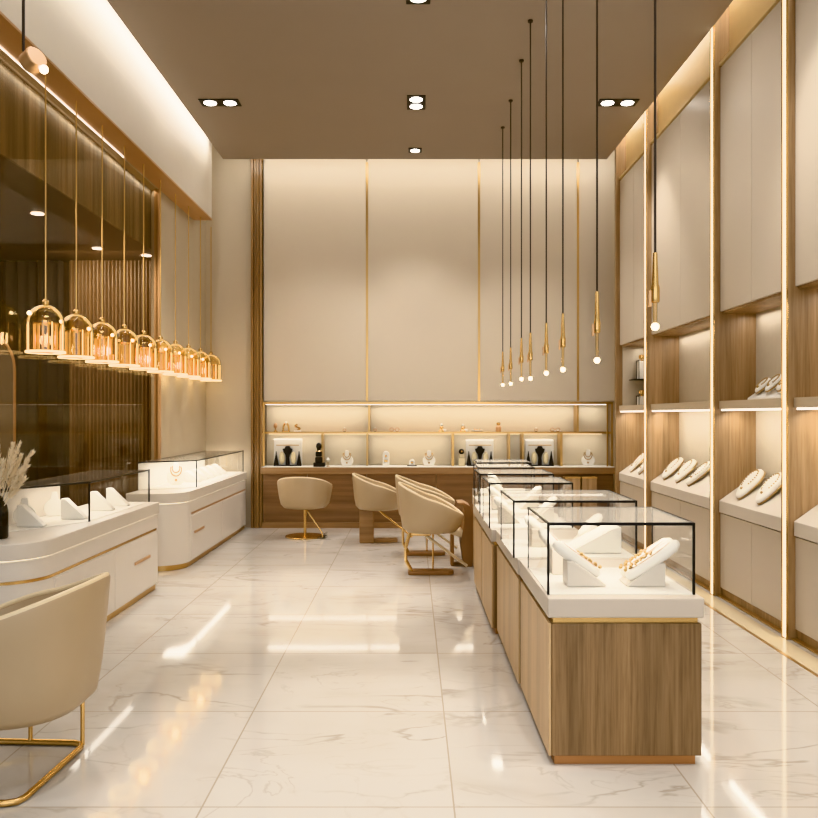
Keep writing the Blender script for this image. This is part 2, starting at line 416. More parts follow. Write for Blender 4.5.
# ------------------------------------------------------------------ slim pendants (right)
SL = [(.945,8.33,1.706),(.940,7.62,1.69),(.925,6.76,1.696),(.90,6.08,1.67),(.925,5.51,1.68),(.93,4.93,1.672),(.93,4.02,1.667),(.93,3.06,1.73)]
SN = ['leftmost and farthest','second from the left','third from the left','fourth from the left','fourth from the right','third from the right','second from the right','rightmost and nearest']
def slim_pendant(i):
    x,y,z = SL[i]
    t = thing('slim_pendant', 'thin brass pendant lamp on dark cord, %s of the eight' % SN[i], 'pendant lamp', (x,y,z), 0, 'thin brass pendant lamps hanging over the island cases')
    top, hb = (.353,.145) if i < 7 else (.29,.10)
    obj('cord', MB().tube([(0,0,top),(0,0,ZC-z-.012)], .005, 8), M_CORD, t)
    obj('ceiling_cap', MB().lathe([(0,ZC-z-.014),(.02,ZC-z-.014),(.02,ZC-z-.002),(0,ZC-z-.002)], n=14), M_CORD, t)
    obj('holder', MB().lathe([(0,hb),(.014,hb),(.017,hb+.005),(.017,hb+.055),(.013,hb+.07),(.008,top),(0,top+.003)], n=16), M_GOLD, t, smooth=True)
    obj('clip', MB().box(-.026,-.016,-.010,.010,hb-.015,hb+.045), M_BRONZE, t, bevel=.002)
    obj('glass_tube', MB().lathe([(.008,.02),(.009,hb)], n=12), G_AMBER, t, smooth=True)
    obj('bulb', MB().ball((0,0,.008), .0145, 14), E_BULB, t, smooth=True)
    return t
for i in range(8): slim_pendant(i)
for i in (0,2,4,6,7): point('slim_glow', (SL[i][0],SL[i][1],SL[i][2]-.05), 2.5, (1,.82,.55), .03)

# ------------------------------------------------------------------ jewellery display pieces
def rounded(pts): return pts
def wedge_stand(loc, label, w=.16, d=.12, h=.11, rz=0, pads=0, gold=True, group=None, padlen=.24):
    """white wedge block, tall at -x and sloping to +x, with padded arms lying on the slope"""
    t = thing('jewellery_stand', label, 'jewellery stand', loc, rz, group)
    W = w/2
    obj('wedge', MB().prism_y([(-W,0),(W,0),(W,.008),(-W+.03,h),(-W,h)], -d/2, d/2), M_STONE if pads else M_PAD, t, bevel=.006)
    ang = math.atan2(h-.008, w-.03)
    for k in range(pads):
        yy = (k-(pads-1)/2)*d*.62
        m = MB(); L = padlen; n = 14
        # padded tongue: rounded long form along local x
        m.lathe([(0,-L/2),(.30*.06,-L/2+.006),(.036,-L/2+.03),(.040,-L/2+.09),(.037,0),(.033,L/2-.05),(.028,L/2-.012),(.015,L/2),(0,L/2)], n=18, sx=.75, sy=1)
        mid = Vector((-.035 ,yy,(h+.008)/2 + .052+.004*k))
        M = Matrix.Translation(mid) @ Matrix.Rotation(PI/2+ang,4,'Y')
        m.xform(M)
        p = obj('pad', m, M_PAD, t, smooth=True)
        if gold:
            g = MB()
            for q in range(15):
                s = -L*.05 + L*.50*q/14
                a = Vector((-.030+.002*math.sin(q*1.7), .014*math.sin(q*2.3), s))
                g.ball(M @ a, .0052 + .003*((q*7) % 3)/2, 8)
            obj('necklace', g, M_CORDG, p, smooth=True)
            lp = MB()
            for s0 in (-1,1):
                lp.tube([M @ Vector((-.0275*math.cos(.5), s0*(.012+.016*math.sin(PI*q/10)), -L*.38+L*.75*q/10)) for q in range(11)], .0016, 5)
            obj('chain', lp, M_BRONZE, p)
    return t
def bust(loc, label, h=.22, rz=0, tilt=0, group=None, black=False, lean=0, plain=False):
    """flat necklace bust on an easel foot"""
    t = thing('necklace_bust', label, 'necklace bust', loc, rz, group)
    m = MB(); s = h/.22
    prof = [(-.07,.02),(-.088,.06),(-.085,.10),(-.062,.13),(-.034,.15),(-.028,.19),(-.022,.215),(.022,.215),(.028,.19),(.034,.15),(.062,.13),(.085,.10),(.088,.06),(.07,.02),(.045,.0),(-.045,.0)]
    m.prism_y([(x*s,z*s) for x,z in prof][::-1], -.012*s, .018*s)
    R = Matrix.Rotation(lean,4,'X'); m.xform(R)
    b = obj('bust', m, M_BLACKV if black else M_PAD, t, bevel=.008*s, seg=3)
    if plain: return t
    g = MB()
    for r_,z_ in ((.052,.105),(.036,.12)):
        g.tube([R @ Vector((r_*s*math.sin(a), -.017*s, (z_+.045)*s - (r_*1.25)*s*math.cos(a)*1.0)) for a in [(-2.0+4.0*k/20) for k in range(21)]], .005*s, 6)
    g.ball(R @ Vector((0,-.02*s,.045*s)), .012*s, 8)
    obj('necklace', g, M_GOLD, b, smooth=True)
    return t

# ------------------------------------------------------------------ island display cases
def display_case(x0, x1, y0, y1, gy0, gy1, label, zw=.568, zs=.672, zt=.964, detail=True, gx0=None, gx1=None):
    cx, cy = (x0+x1)/2, (y0+y1)/2
    t = thing('display_case', label, 'display case', (cx,cy,0), 0, 'glass-topped wooden cases in the island row')
    k = dict(parent=t, world=True)
    obj('kickplate', MB().box(x0+.02,x1-.02,y0+.02,y1-.005,0,.04), M_BROWNK, **k)
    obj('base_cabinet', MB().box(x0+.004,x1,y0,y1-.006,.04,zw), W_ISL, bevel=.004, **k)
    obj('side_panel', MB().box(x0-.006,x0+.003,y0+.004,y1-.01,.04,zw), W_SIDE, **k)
    obj('gold_band', MB().box(x0+.012,x1-.012,y0+.014,y1-.012,zw,zw+.026), M_GOLD, **k)
    obj('plinth', MB().box(x0-.012,x1+.006,y0-.014,y1-.006,zw+.026,zs), M_GREIGE, bevel=.005, **k)
    a = gx0 if gx0 is not None else x0-.004; b = gx1 if gx1 is not None else x1-.012
    obj('display_bed', MB().box(a+.004,b-.004,gy0+.004,gy1-.004,zs,zs+.004), M_PAD, **k)
    g = .004; z0 = zs+.005
    obj('glass_pane', MB().box(a+.006,b-.006,gy0,gy0+g,z0,zt-.008), G_CASE, **k)
    obj('glass_pane', MB().box(a+.006,b-.006,gy1-g,gy1,z0,zt-.008), G_CASE, **k)
    obj('glass_pane', MB().box(a,a+g,gy0+.006,gy1-.006,z0,zt-.008), G_CASE, **k)
    obj('glass_pane', MB().box(b-g,b,gy0+.006,gy1-.006,z0,zt-.008), G_CASE, **k)
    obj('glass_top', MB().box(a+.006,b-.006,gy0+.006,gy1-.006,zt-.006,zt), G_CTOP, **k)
    f = MB(); w = .009
    for xx in (a-.001, b-w+.001):
        f.box(xx,xx+w,gy0-.001,gy0+w,z0-.004,zt)
        f.box(xx+.002,xx+w-.002,gy1-.005,gy1+.001,z0-.004,zt)
        f.box(xx,xx+w,gy0+w,gy1-w,zt-.006,zt+.001)
    f.box(a+w,b-w,gy0-.001,gy0+.006,zt-.011,zt+.001); f.box(a+w,b-w,gy1-.004,gy1+.001,zt-.004,zt)
    obj('frame', f, M_BLACK, **k)
    area('case_light', ((a+b)/2,(gy0+gy1)/2,zt-.02), (0,0,0), b-a-.1, .12, 2.6, (1,.95,.86))
    return t
M_BROWNK = mat('copper_kickplate', srgb(176,128,86), .35, .5)
CASES = [(.552,1.156,3.19,4.03,3.235,3.80,None,None),
         (.545,1.15,4.045,5.08,4.07,4.66,.515,1.145),
         (.515,1.05,5.10,5.84,5.14,5.62,.495,1.035),
         (.515,1.06,5.86,6.56,5.92,6.42,.500,1.05),
         (.56,1.04,6.58,7.26,6.65,7.15,.55,1.02),
         (.612,1.12,7.28,7.95,7.36,7.85,.60,1.10)]
CL = ['nearest glass display case on walnut base at the front of the island row','second glass display case from the front of the island row','third glass display case from the front of the island row','third glass display case from the far end of the island row','second glass display case from the far end of the island row','farthest glass display case of the island row, by the back counter']
for c, lb in zip(CASES, CL):
    display_case(c[0],c[1],c[2],c[3],c[4],c[5],lb,gx0=c[6],gx1=c[7])
BZ = .677
wedge_stand((.735,3.42,BZ), 'white wedge stand with gold beaded strand at the left front of the nearest case', .165,.11,.105, 0, 1)
wedge_stand((.70,3.67,BZ), 'white wedge stand at the back left corner of the nearest case', .13,.10,.115, 0, 1)
wedge_stand((.985,3.43,BZ), 'white wedge stand holding two white padded arms at the right of the nearest case', .165,.13,.10, PI, 2, padlen=.27)
wedge_stand((.96,4.28,BZ), 'large plain white wedge block in the middle of the second case', .27,.2,.135, PI, 0)
wedge_stand((.72,4.42,BZ), 'small white padded stand at the back left of the second case', .13,.1,.1, 0, 1, False, padlen=.17)
wedge_stand((.97,4.50,BZ), 'white padded wedge at the right rear of the second case', .13,.1,.1, PI, 1, False, padlen=.17)
wedge_stand((.65,5.38,BZ), 'white wedge stand at the left of the third case', .14,.11,.11, 0, 1, False, padlen=.17)
wedge_stand((.88,5.40,BZ), 'white wedge stand at the right of the third case', .14,.11,.11, PI, 1, False, padlen=.17)
wedge_stand((.68,6.15,BZ), 'white wedge stand at the left of the third case from the far end', .14,.11,.11, 0, 1, False, padlen=.17)
wedge_stand((.90,6.18,BZ), 'white wedge stand at the right of the third case from the far end', .14,.11,.11, PI, 1, False, padlen=.17)
wedge_stand((.76,6.9,BZ), 'white wedge stand in the second case from the far end', .14,.11,.11, 0, 1, False, padlen=.17)
wedge_stand((.82,7.6,BZ), 'white wedge stand in the farthest case', .14,.11,.11, 0, 1, False, padlen=.17)

# ------------------------------------------------------------------ left counters
def arc(cx, cy, r, a0, a1, n=10):
    return [(cx+r*math.cos(a0+(a1-a0)*i/n), cy+r*math.sin(a0+(a1-a0)*i/n)) for i in range(n+1)]
def counter(y0, y1, label, glass_y, dgy, gx, long_line):
    XF, XB, R = -2.045, -2.55, .26
    t = thing('display_counter', label, 'counter', (-2.3,(y0+y1)/2,0), 0, 'white display counters along the left wall')
    k = dict(parent=t, world=True)
    def foot(o, r=R): return [(XB,y0+o)] + arc(XF-o-r, y0+o+r, r, -PI/2, 0, 12) + [(XF-o,y1-o*.3),(XB,y1-o*.3)]
    obj('kickplate', MB().prism(foot(.022),0,.05), M_GOLDS, smooth=True, **k)
    obj('body', MB().prism(foot(.004),.05,.597), M_WHITE, smooth=True, **k)
    obj('shadow_gap', MB().prism(foot(.03),.597,.61), E_GAP, smooth=True, **k)
    obj('slab', MB().prism(foot(-.008),.61,.70), M_STONE, bevel=.006, **k)
    # gold line round the body
    ln = [(XF+.0005-R-.3+.0,y0)] + arc(XF-R, y0+R, R-.002, -PI/2, 0, 12) + [(XF-.002,y1-.04)]
    if not long_line: ln = [(XF-.002,y0+R+.03),(XF-.002,y1-.04)]
    obj('gold_line', MB().strip_wall(ln,.478,.496), M_GOLD if long_line else M_BRONZE, smooth=True, **k)
    # drawer fronts with slot handles
    ys = [y0+R+.02, (y0+R+y1)/2, y1-.02]
    for a, b in zip(ys, ys[1:]):
        d = obj('drawer', MB().box(XF-.006,XF+.002,a+.004,b-.004,.065,.468), M_WHITE, bevel=.002, **k)
    for yy in ([y0+R+.12] if y1-y0 > 2.3 else [y1-.56]):
        obj('handle', MB().box(XF+.001,XF+.010,yy,yy+.34,.292,.312), M_BRONZE, **k)
    # glass enclosure
    gb = -2.545
    P = [(gb,dgy),(gx,glass_y),(gx,y1-.03),(gb,y1-.03)]
    bed = [(gb+.005,dgy+.03),(gx-.01,glass_y+.01),(gx-.01,y1-.04),(gb+.005,y1-.04)]
    obj('display_bed', MB().prism(bed,.70,.704), M_PAD, **k)
    if not long_line: obj('back_panel', MB().box(gb-.002,gb+.002,dgy+.02,y1-.04,.704,.945), M_PAD, **k)
    else: obj('back_panel', MB().box(gb-.002,gb+.002,dgy+.05,5.78,.704,.915), M_STONE, **k)  # added pale strip paints the reflections in the diagonal glass
    z0, zt = .703, .955
    for (a, b) in ((0,1),(1,2),(2,3)):
        A, B = Vector(P[a]), Vector(P[b]); d = (B-A).normalized(); nn = Vector((-d.y,d.x))*.003
        A = A+d*.006; B = B-d*.006
        obj('glass_pane', MB().prism([tuple(A-nn),tuple(B-nn),tuple(B+nn),tuple(A+nn)],z0,zt-.003), G_CASE, **k)
    obj('glass_top', MB().prism([(gb,dgy-.004),(gx+.004,glass_y-.004),(gx+.004,y1-.028),(gb,y1-.028)],zt-.002,zt+.006), G_TOP, **k)
    f = MB()
    for q in (1,2):
        f.box(P[q][0]-.005,P[q][0]+.005,P[q][1]-.005,P[q][1]+.005,z0,zt-.003)
    f.tube([(P[0][0],P[0][1],zt+.0045),(P[1][0]+.004,P[1][1],zt+.0045),(P[2][0]+.004,P[2][1],zt+.0045)], .0065, 6)
    obj('frame', f, M_BLACK, **k)
    area('counter_light', (-2.32,(glass_y+y1)/2,zt-.02), (0,0,0), .2, y1-glass_y-.1, (2.2 if long_line else 5.0)*(y1-glass_y), (1,.95,.87))
    return t
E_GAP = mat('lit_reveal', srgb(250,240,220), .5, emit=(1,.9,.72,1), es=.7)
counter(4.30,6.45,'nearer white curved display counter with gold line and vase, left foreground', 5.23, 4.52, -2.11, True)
counter(7.13,9.86,'farther white display counter with rounded end, by the back wall', 7.70, 7.42, -2.075, False)
for (x,y,lb) in [(-2.37,4.99,'leftmost, nearest the vase'),(-2.26,5.36,'second from the vase'),(-2.26,5.85,'third from the vase'),(-2.25,6.13,'farthest from the vase')]:
    wedge_stand((x,y,.706),'plain white fin-shaped stand in the nearer left counter, %s' % lb, .165,.06,.135, 0, 0, group='fin stands in the nearer left counter')
bust((-2.47,5.10,.706),'added white bust shape for a glass reflection behind the leftmost fin stand, nearer left counter', .17, .4, plain=True)  # added shapes standing in for arch reflections in the glass
bust((-2.46,5.5,.706),'added white bust shape for a glass reflection further back in the nearer left counter', .17, .4, plain=True)  # likewise added for a reflection
bust((-2.36,8.0,.706),'white necklace bust at the left end of the farther left counter', .22, .3)
for i in range(5):
    wedge_stand((-2.28,8.35+.28*i,.706),'small white slanted pad in the farther left counter, %s' % ['frontmost','second from front','middle of five','second from back','rearmost'][i], .16,.13,.11, 0, 0, group='slanted pads in the farther left counter')

# vase with plumes
v = thing('vase', 'black bottle vase on the end of the nearer left counter', 'vase', (-2.345,4.54,.7005))
obj('body', MB().lathe([(0,0),(.045,0),(.05,.01),(.05,.15),(.044,.185),(.026,.21),(.022,.235),(.026,.24),(.018,.24),(.016,.20)], n=28), mat('gloss_black_ceramic', srgb(20,17,15), .15), v, smooth=True)
vr = random.Random(7)
for i, (dx,dy,dz,bend) in enumerate([(.15,.02,.22,.05),(.19,.0,.30,.05),(.13,-.03,.34,.03),(.07,.02,.33,.02),(.05,-.05,.24,.02),(.10,.05,.27,.03),(-.05,.0,.30,-.02),(.01,-.04,.36,.0),(-.10,.03,.25,-.04),(.17,-.05,.16,.06)]):
    s = thing('pampas_stem', 'dried cream pampas plume standing in the black vase', 'dried grass', (-2.345,4.54,.91), 0, 'pampas plumes in the black vase')
    def P(tt): return Vector((dx*tt**1.4, dy*tt, -.12+ (dz+.12)*tt - bend*tt*tt*.5))
    x_in = [Vector((.008*math.cos(i*.9)*1.0, .008*math.sin(i*.9), -.10))]
    pts = [P(k/8) if k > 2 else Vector((dx*(k/8)**1.4*.3, dy*k/8*.3, P(k/8).z)) for k in range(9)]
    obj('stem', MB().tube(pts, .0022, 5), M_PLUME, s)
    m = MB()
    for q in range(170):
        tt = .52+.50*(q/170); c = P(min(tt,1.0)); d = (P(1.0)-P(.6)).normalized()
        a = vr.uniform(0,2*PI); e = d.orthogonal().normalized(); e2 = d.cross(e)
        out = (e*math.cos(a)+e2*math.sin(a))
        L = .045*(1.15-(tt-.52)*1.2)*vr.uniform(.6,1.2)
        tip = c + out*L*.55 + d*L*.9; side = out.cross(d)*.0028
        midp = c + out*L*.33+d*L*.35
        m.faces([c-side*.6, midp-side*1.3, tip, midp+side*1.3, c+side*.6], [(0,1,2,3,4)])
    obj('plume', m, M_PLUME, s)

# ------------------------------------------------------------------ right wall cabinets
FX, BX, PX = 2.385, 2.66, 2.33           # cabinet front, niche back, post front
POSTS = [3.70, 4.98, 6.19, 7.97, 9.18]
def cabinet(i, label):
    y0, y1 = POSTS[i]+.07, POSTS[i+1]    # near fin's far face .. far fin's near face
    if i == 0: y0 = POSTS[0]
    t = thing('display_cabinet', label, 'cabinet', (FX+.15,(y0+y1)/2,0), 0, 'tall oak display cabinets along the right wall')
    k = dict(parent=t, world=True)
    a, b = y0+.002, y1-.002
    # far partition with its lit edge
    p = obj('side_panel', MB().box(PX+.012,BX+.02,y1,y1+.068,0,4.75), W_OAK, **k)
    if i < 3: obj('edge_trim', MB().box(PX,PX+.012,y1+.052,y1+.068,0,4.75).box(PX,PX+.012,y1,y1+.006,0,4.75), M_GOLD, **k)
    if i < 3: obj('light_strip', MB().box(PX+.002,PX+.011,y1+.007,y1+.051,.01,4.7), E_LED, **k)
    obj('plinth', MB().box(FX+.012,BX,a,b,0,.065), W_OAK, **k)
    obj('plinth_cap', MB().box(PX+.03,FX+.010,a,b,.003,.012), M_GOLDS, **k)
    obj('back_panel', MB().box(BX,BX+.02,a,b,.66,2.2), M_BACK, **k)
    obj('lower_carcass', MB().box(FX+.022,BX,a,b,.065,.64), W_OAK, **k)
    obj('upper_carcass', MB().box(FX+.022,BX+.02,a,b,2.185,4.10), W_OAK, **k)
    obj('top_board', MB().box(FX-.01,BX,a,b,4.10,4.125), M_CREAMG, **k)
    obj('cove_back', MB().box(FX+.07,FX+.09,a,b,4.127,4.78), M_CREAMG, **k)
    ym = (a+b)/2
    for c, d in ((a,ym-.002),(ym+.002,b)):
        obj('lower_door', MB().box(FX,FX+.02,c,d,.068,.64), M_DOOR, bevel=.002, **k)
        obj('upper_door', MB().box(FX,FX+.02,c,d,2.20,4.085), M_DOOR, bevel=.002, **k)
    obj('shelf', MB().box(FX-.01,BX,a,b,1.445,1.508), M_SHELF, bevel=.003, **k)
    obj('light_strip', MB().box(FX+.0,FX+.02,a+.02,b-.02,1.432,1.4445), E_WHITE, **k)
    area('shelf_light', (FX+.06,(a+b)/2,1.425), (0,-.35,0), .03, b-a-.1, 3.6*(b-a), (1,.95,.85))
    area('top_niche_light', (BX-.06,(a+b)/2,2.165), (0,0,0), .03, b-a-.1, 1.2*(b-a), (1,.95,.88))
    return t
M_CREAMG = mat('cream_gold_cove', srgb(226,200,152), .45, noise=.05)
M_SHELF = mat('greige_shelf', srgb(190,172,148), .4, noise=.03)
E_LEDS = emis('soft_led', (1,.85,.6,1), 2)
CBL = ['oak and beige display cabinet at the right edge, cut by the frame','oak and beige display cabinet with two shell pads on its tray, second from the right','wide oak and beige display cabinet with three pads on its tray','farthest oak and beige display cabinet, next to the back wall']
for i in range(4): cabinet(i, CBL[i])
# sloped trays
TR = []
TL = ['white sloped display tray in the rightmost cabinet','white sloped display tray holding two large pads','white sloped display tray holding three pads in the wide cabinet','white sloped display tray in the farthest cabinet']
for i in range(4):
    y0, y1 = POSTS[i]+.07+.006, POSTS[i+1]-.006
    if i == 0: y0 = POSTS[0]+.006
    m = MB(); n0 = [(FX-.012,.648),(BX-.004,.648),(BX-.004,.93),(BX-.02,.93),(FX-.012,.738)]
    pts = [(x,y0,z) for x,z in n0]+[(x,y1,z) for x,z in n0]; n = 5
    m.faces(pts, [tuple(range(n)), tuple(range(2*n-1,n-1,-1))]+[(q,n+q,n+(q+1)%n,(q+1)%n) for q in range(n)])
    tag(obj('display_tray', m, M_STONE, bevel=.005), TL[i], 'display tray', 'sloped trays in the right wall cabinets')
SLOPE = math.atan2(.93-.738, .268)
def leaf_pad(x, y, label, L=.24, w=.06, rz=0, z=None, tilt=SLOPE, group='leaf pads on the sloped trays', th=.04):
    """leaf shaped padded form with a dark gold edge cord leaning on the slope; long axis up the slope (+x)"""
    if z is None: z = .738 + (x-FX+.012)*math.tan(SLOPE) + L*.5*math.sin(.16)
    t = thing('necklace_pad', label, 'jewellery pad', (x,y,z+.006))
    t['group'] = group
    R = Matrix.Rotation(-tilt,4,'Y') @ Matrix.Rotation(rz,4,'Z')
    out = []
    N = 28
    for q in range(N):
        a = 2*PI*q/N; c, s = math.cos(a), math.sin(a)
        rr = w*(1+.28*c)
        out.append((L/2*c, rr*s))
    m = MB(); m.prism(out, 0, th); m.xform(R)
    p = obj('pad', m, M_PAD, t, bevel=.016, seg=3)
    g = MB(); g.tube([R @ Vector((x_*1.0,y_*1.0,.006)) for x_,y_ in out], .006, 6, closed=True)
    obj('edge_cord', g, M_CORDG, p, smooth=True)
    g = MB()
    for q in range(19):
        a = PI*.25 + PI*1.5*q/18
        g.ball(R @ Vector((L*.12 - L*.30*math.cos(a-PI)*-1, w*.72*math.sin(a), th+.002)), .0062, 7)
    g.ball(R @ Vector((-L*.24,0,th+.004)), .011, 8)
    obj('necklace', g, M_CORDG, p, smooth=True)
    return t
XM = (FX+BX)/2
LT = SLOPE+.16
leaf_pad(XM+.0, 5.95,'large white pad with gold edge, left one on the tray of the second cabinet', .29,.088,.25, tilt=LT)
leaf_pad(XM+.0, 5.61,'large white pad with gold edge, right one on the tray of the second cabinet', .29,.088,.25, tilt=LT)
leaf_pad(XM+.0, 7.72,'white pad with gold edge, leftmost on the wide cabinet tray', .28,.10,.3, tilt=LT)
leaf_pad(XM+.0, 7.36,'white pad with gold edge, middle one on the wide cabinet tray', .28,.10,.3, tilt=LT)
leaf_pad(XM+.0, 7.00,'white pad with gold edge, rightmost on the wide cabinet tray', .28,.075,-.15, tilt=LT)
leaf_pad(XM-.02, 8.85,'narrow white pad, left one on the farthest cabinet tray', .27,.06,.3, tilt=LT)
leaf_pad(XM-.02, 8.52,'narrow white pad, right one on the farthest cabinet tray', .27,.06,.3, tilt=LT)
# mid shelf group in second cabinet
cu = tag(obj('cushion_block', MB().prism_y([(FX+.12,1.509),(BX-.005,1.509),(BX-.005,1.62),(BX-.02,1.62),(FX+.12,1.525)], 5.36, 5.98), M_PAD, bevel=.01), 'white sloped cushion block on the middle shelf of the second cabinet', 'jewellery stand')
leaf_pad(XM+.055,5.86,'small white pad on the shelf cushion, left one', .15,.055,.2, 1.60, .75, 'pads on the middle shelf cushion', .03)
leaf_pad(XM+.055,5.68,'small white pad on the shelf cushion, middle one', .17,.06,.2, 1.61, .75, 'pads on the middle shelf cushion', .03)
leaf_pad(XM+.055,5.50,'small white pad on the shelf cushion, right one', .17,.06,.2, 1.61, .75, 'pads on the middle shelf cushion', .03)
# farthest cabinet: pale liner, little bracket shelf and two bottles
far_cab = [o for o in bpy.data.objects if o.get('label') == CBL[3]][0]
obj('side_liner', MB().box(FX+.03,BX-.002,9.165,9.178,1.51,2.183), M_BACK, parent=far_cab, world=True)
br = tag(obj('bracket_shelf', MB().box(FX+.10,BX-.003,8.96,9.163,1.795,1.806), M_BLACK, bevel=.002), 'thin dark shelf in the upper niche of the farthest cabinet', 'shelf')
def bottle(x,y,z,label,h=.17):
    t = thing('perfume_bottle', label, 'bottle', (x,y,z))
    obj('body', MB().box(-.04,.04,-.05,.05,0,h), M_PAD, t, bevel=.006)
    obj('outline', MB().box(-.046,-.041,-.055,-.045,0,h+.005).box(-.046,-.041,.045,.055,0,h+.005).box(-.046,-.041,-.055,.055,h,h+.01), M_BLACK, t)
    n_ = MB().lathe([(.012,h),(.012,h+.02),(.03,h+.03),(.034,h+.05),(.03,h+.07),(.0,h+.078)], n=14)
    obj('stopper', n_, M_GOLD, t, smooth=True)
bottle(FX+.215,9.06,1.807,'white bottle with round gold stopper on the thin dark shelf in the farthest cabinet', .2)
bottle(FX+.215,9.06,1.509,'white bottle with dark outline standing below the thin dark shelf in the farthest cabinet', .1)

# ------------------------------------------------------------------ back wall counter and niche
X0, X1 = -1.855, 2.50
bc = thing('back_counter', 'long oak counter with lit shelves against the back wall', 'counter', (.3,10.0,0))
k = dict(parent=bc, world=True)
obj('counter_top', MB().box(X0,X1,9.85,10.235,.672,.755), W_BACK, bevel=.004, **k)
obj('counter_surface', MB().box(X0,X1,9.853,10.235,.755,.76), M_PAD, **k)
obj('kickplate', MB().box(X0,X1,9.90,10.1,0,.07), W_BACK, **k)
xs = [X0,-1.30,-.561,.3,.836,1.5,2.07,X1]
for a,b in zip(xs,xs[1:]): obj('front_panel', MB().box(a+.003,b-.003,9.93,9.95,.07,.672), W_BACKD, **k)
obj('back_panel', MB().box(X0,X1,10.21,10.235,.765,1.56), M_NICHE, **k)
obj('shelf', MB().box(X0+.0,X1,9.975,10.208,1.168,1.190), W_BACK, bevel=.002, **k)
obj('shelf_edge', MB().box(X0+.0,X1,9.966,9.974,1.166,1.192), M_GOLDS, **k)
fr = MB().box(X0,X1,9.955,9.972,1.535,1.562).box(X0,X0+.02,9.955,9.972,.762,1.535).box(X1-.075,X1-.06,9.955,9.972,.762,1.535).box(X1-.02,X1,9.955,9.972,.762,1.535)
obj('niche_frame', fr, M_GOLDS, **k)
for px_ in (322,367,453,509.5,523,561.5):
    x = (px_-412)*9.98/800; w = .008 if px_ not in (453,561.5) else .014
    obj('divider', MB().box(x-w,x+w,9.98,10.205,.765,1.165), M_GOLDS, **k)
for px_ in (369,578):
    x = (px_-412)*9.98/800
    obj('divider', MB().box(x-.010,x+.010,9.98,10.205,1.193,1.53), M_GOLDS, **k)
obj('light_strip', MB().box(X0+.03,X1-.08,9.978,9.99,1.527,1.533), E_WHITE, **k)
obj('light_strip', MB().box(X0+.03,X1-.08,10.195,10.205,1.158,1.166), E_LEDS, **k)
area('niche_top', (.3,10.08,1.528), (0,0,0), 4.2, .05, 9, (1,.95,.86))
area('niche_low', (.3,10.08,1.16), (0,0,0), 4.2, .05, 6, (1,.95,.86))
# wood pedestals beside the counter
for x,lb in ((1.94,'left'),(2.14,'right')):
    t = thing('wood_pedestal', 'narrow oak pedestal in front of the back counter, %s one of the pair' % lb, 'pedestal', (x,9.72,0), 0, 'pair of oak pedestals at the back counter')
    obj('body', MB().box(-.09,.09,-.08,.08,0,.635), W_OAK, t, bevel=.004)
    obj('cap', MB().box(-.094,.094,-.084,.084,.635,.65), M_GOLDS, t)

def bp(px, Y=10.05): return (px-412)*Y/800
CZ = .7605; SZ = 1.1905
def framed_display(px, label, w=.36, h=.34):
    t = thing('necklace_display', label, 'jewellery display', (bp(px),10.06,CZ))
    obj('backboard', MB().box(-w/2,w/2,.03,.05,.0,h), M_WHT2, t, bevel=.01)
    m = MB()
    m.prism_y([(x*.8,z*.86) for x,z in [(-.03,.012),(.03,.012),(.024,.12),(.036,.17),(.06,.2),(.078,.25),(.045,.255),(.03,.29),(-.03,.29),(-.045,.255),(-.078,.25),(-.06,.2),(-.036,.17),(-.024,.12)]], -.02, .02)
    obj('black_bust', m, M_BLACKV, t, bevel=.006)
    for s in (-1,1):
        obj('ring_cone', MB().lathe([(.032,.012),(.024,.06),(.009,.14),(.005,.18),(0,.185)], (s*w*.4,0,0), 14), M_BLACKV, t, smooth=True)
        obj('cream_pillow', MB().ball((s*w*.2,-.005,.10), .06, 12, (.6,.35,1.35)), M_PADC, t, smooth=True)
    obj('base_bar', MB().box(-w/2+.01,w/2-.01,-.04,.028,0,.012), M_BLACKV, t)
    obj('top_rail', MB().tube([(-w*.4,0,.26),(w*.4,0,.26)], .005, 6), M_GOLDS, t)
    return t
M_WHT2 = mat('bright_white_card', srgb(250,246,238), .5); M_PADC = mat('cream_silk', srgb(226,212,176), .4)
framed_display(287.5,'white board with black bust and two cones at the back counter left end')
framed_display(480,'white board with black bust directly behind the farthest island case', .35,.33)
framed_display(540,'white board with black bust and cones at the right of the back counter', .36,.33)
# black tower
t = thing('ring_tower', 'tall black stacked ring tower on the back counter', 'jewellery stand', ((319-412)*9.91/800,9.91,CZ))
obj('foot', MB().box(-.065,.075,-.05,.05,0,.05), M_BLACKV, t, bevel=.006)
obj('column', MB().box(-.045,.04,-.035,.035,.05,.12).box(-.04,.035,-.03,.03,.125,.19), M_BLACKV, t, bevel=.012)
obj('knob', MB().ball((-.002,0,.255), .034, 14, (1,.8,1.25)).lathe([(.02,.185),(.024,.225)],(-.002,0,0),12), M_BLACKV, t, smooth=True)
obj('gold_ring', MB().lathe([(.034,.186),(.038,.19),(.034,.196)],(-.002,0,0),16), M_GOLD, t, smooth=True)
# crystal
cr = thing('crystal_ornament', 'small white faceted ornament on a thin stem beside the black ring tower', 'ornament', ((328-412)*9.92/800,9.92,CZ))
obj('gem', MB().lathe([(0,.055),(.025,.085),(0,.118)], n=6), M_PAD, cr); obj('stem', MB().lathe([(.02,0),(.02,.006),(.004,.01),(.004,.06)], n=10), M_GOLD, cr)
bust((bp(347),10.04,CZ),'round white necklace bust left of centre on the back counter', .20,0)
bust((bp(429),10.04,CZ),'round white necklace bust right of the small white box on the back counter', .20,0)
bust((bp(588),10.04,CZ),'tilted white necklace bust at the right end of the back counter', .21,-.35)
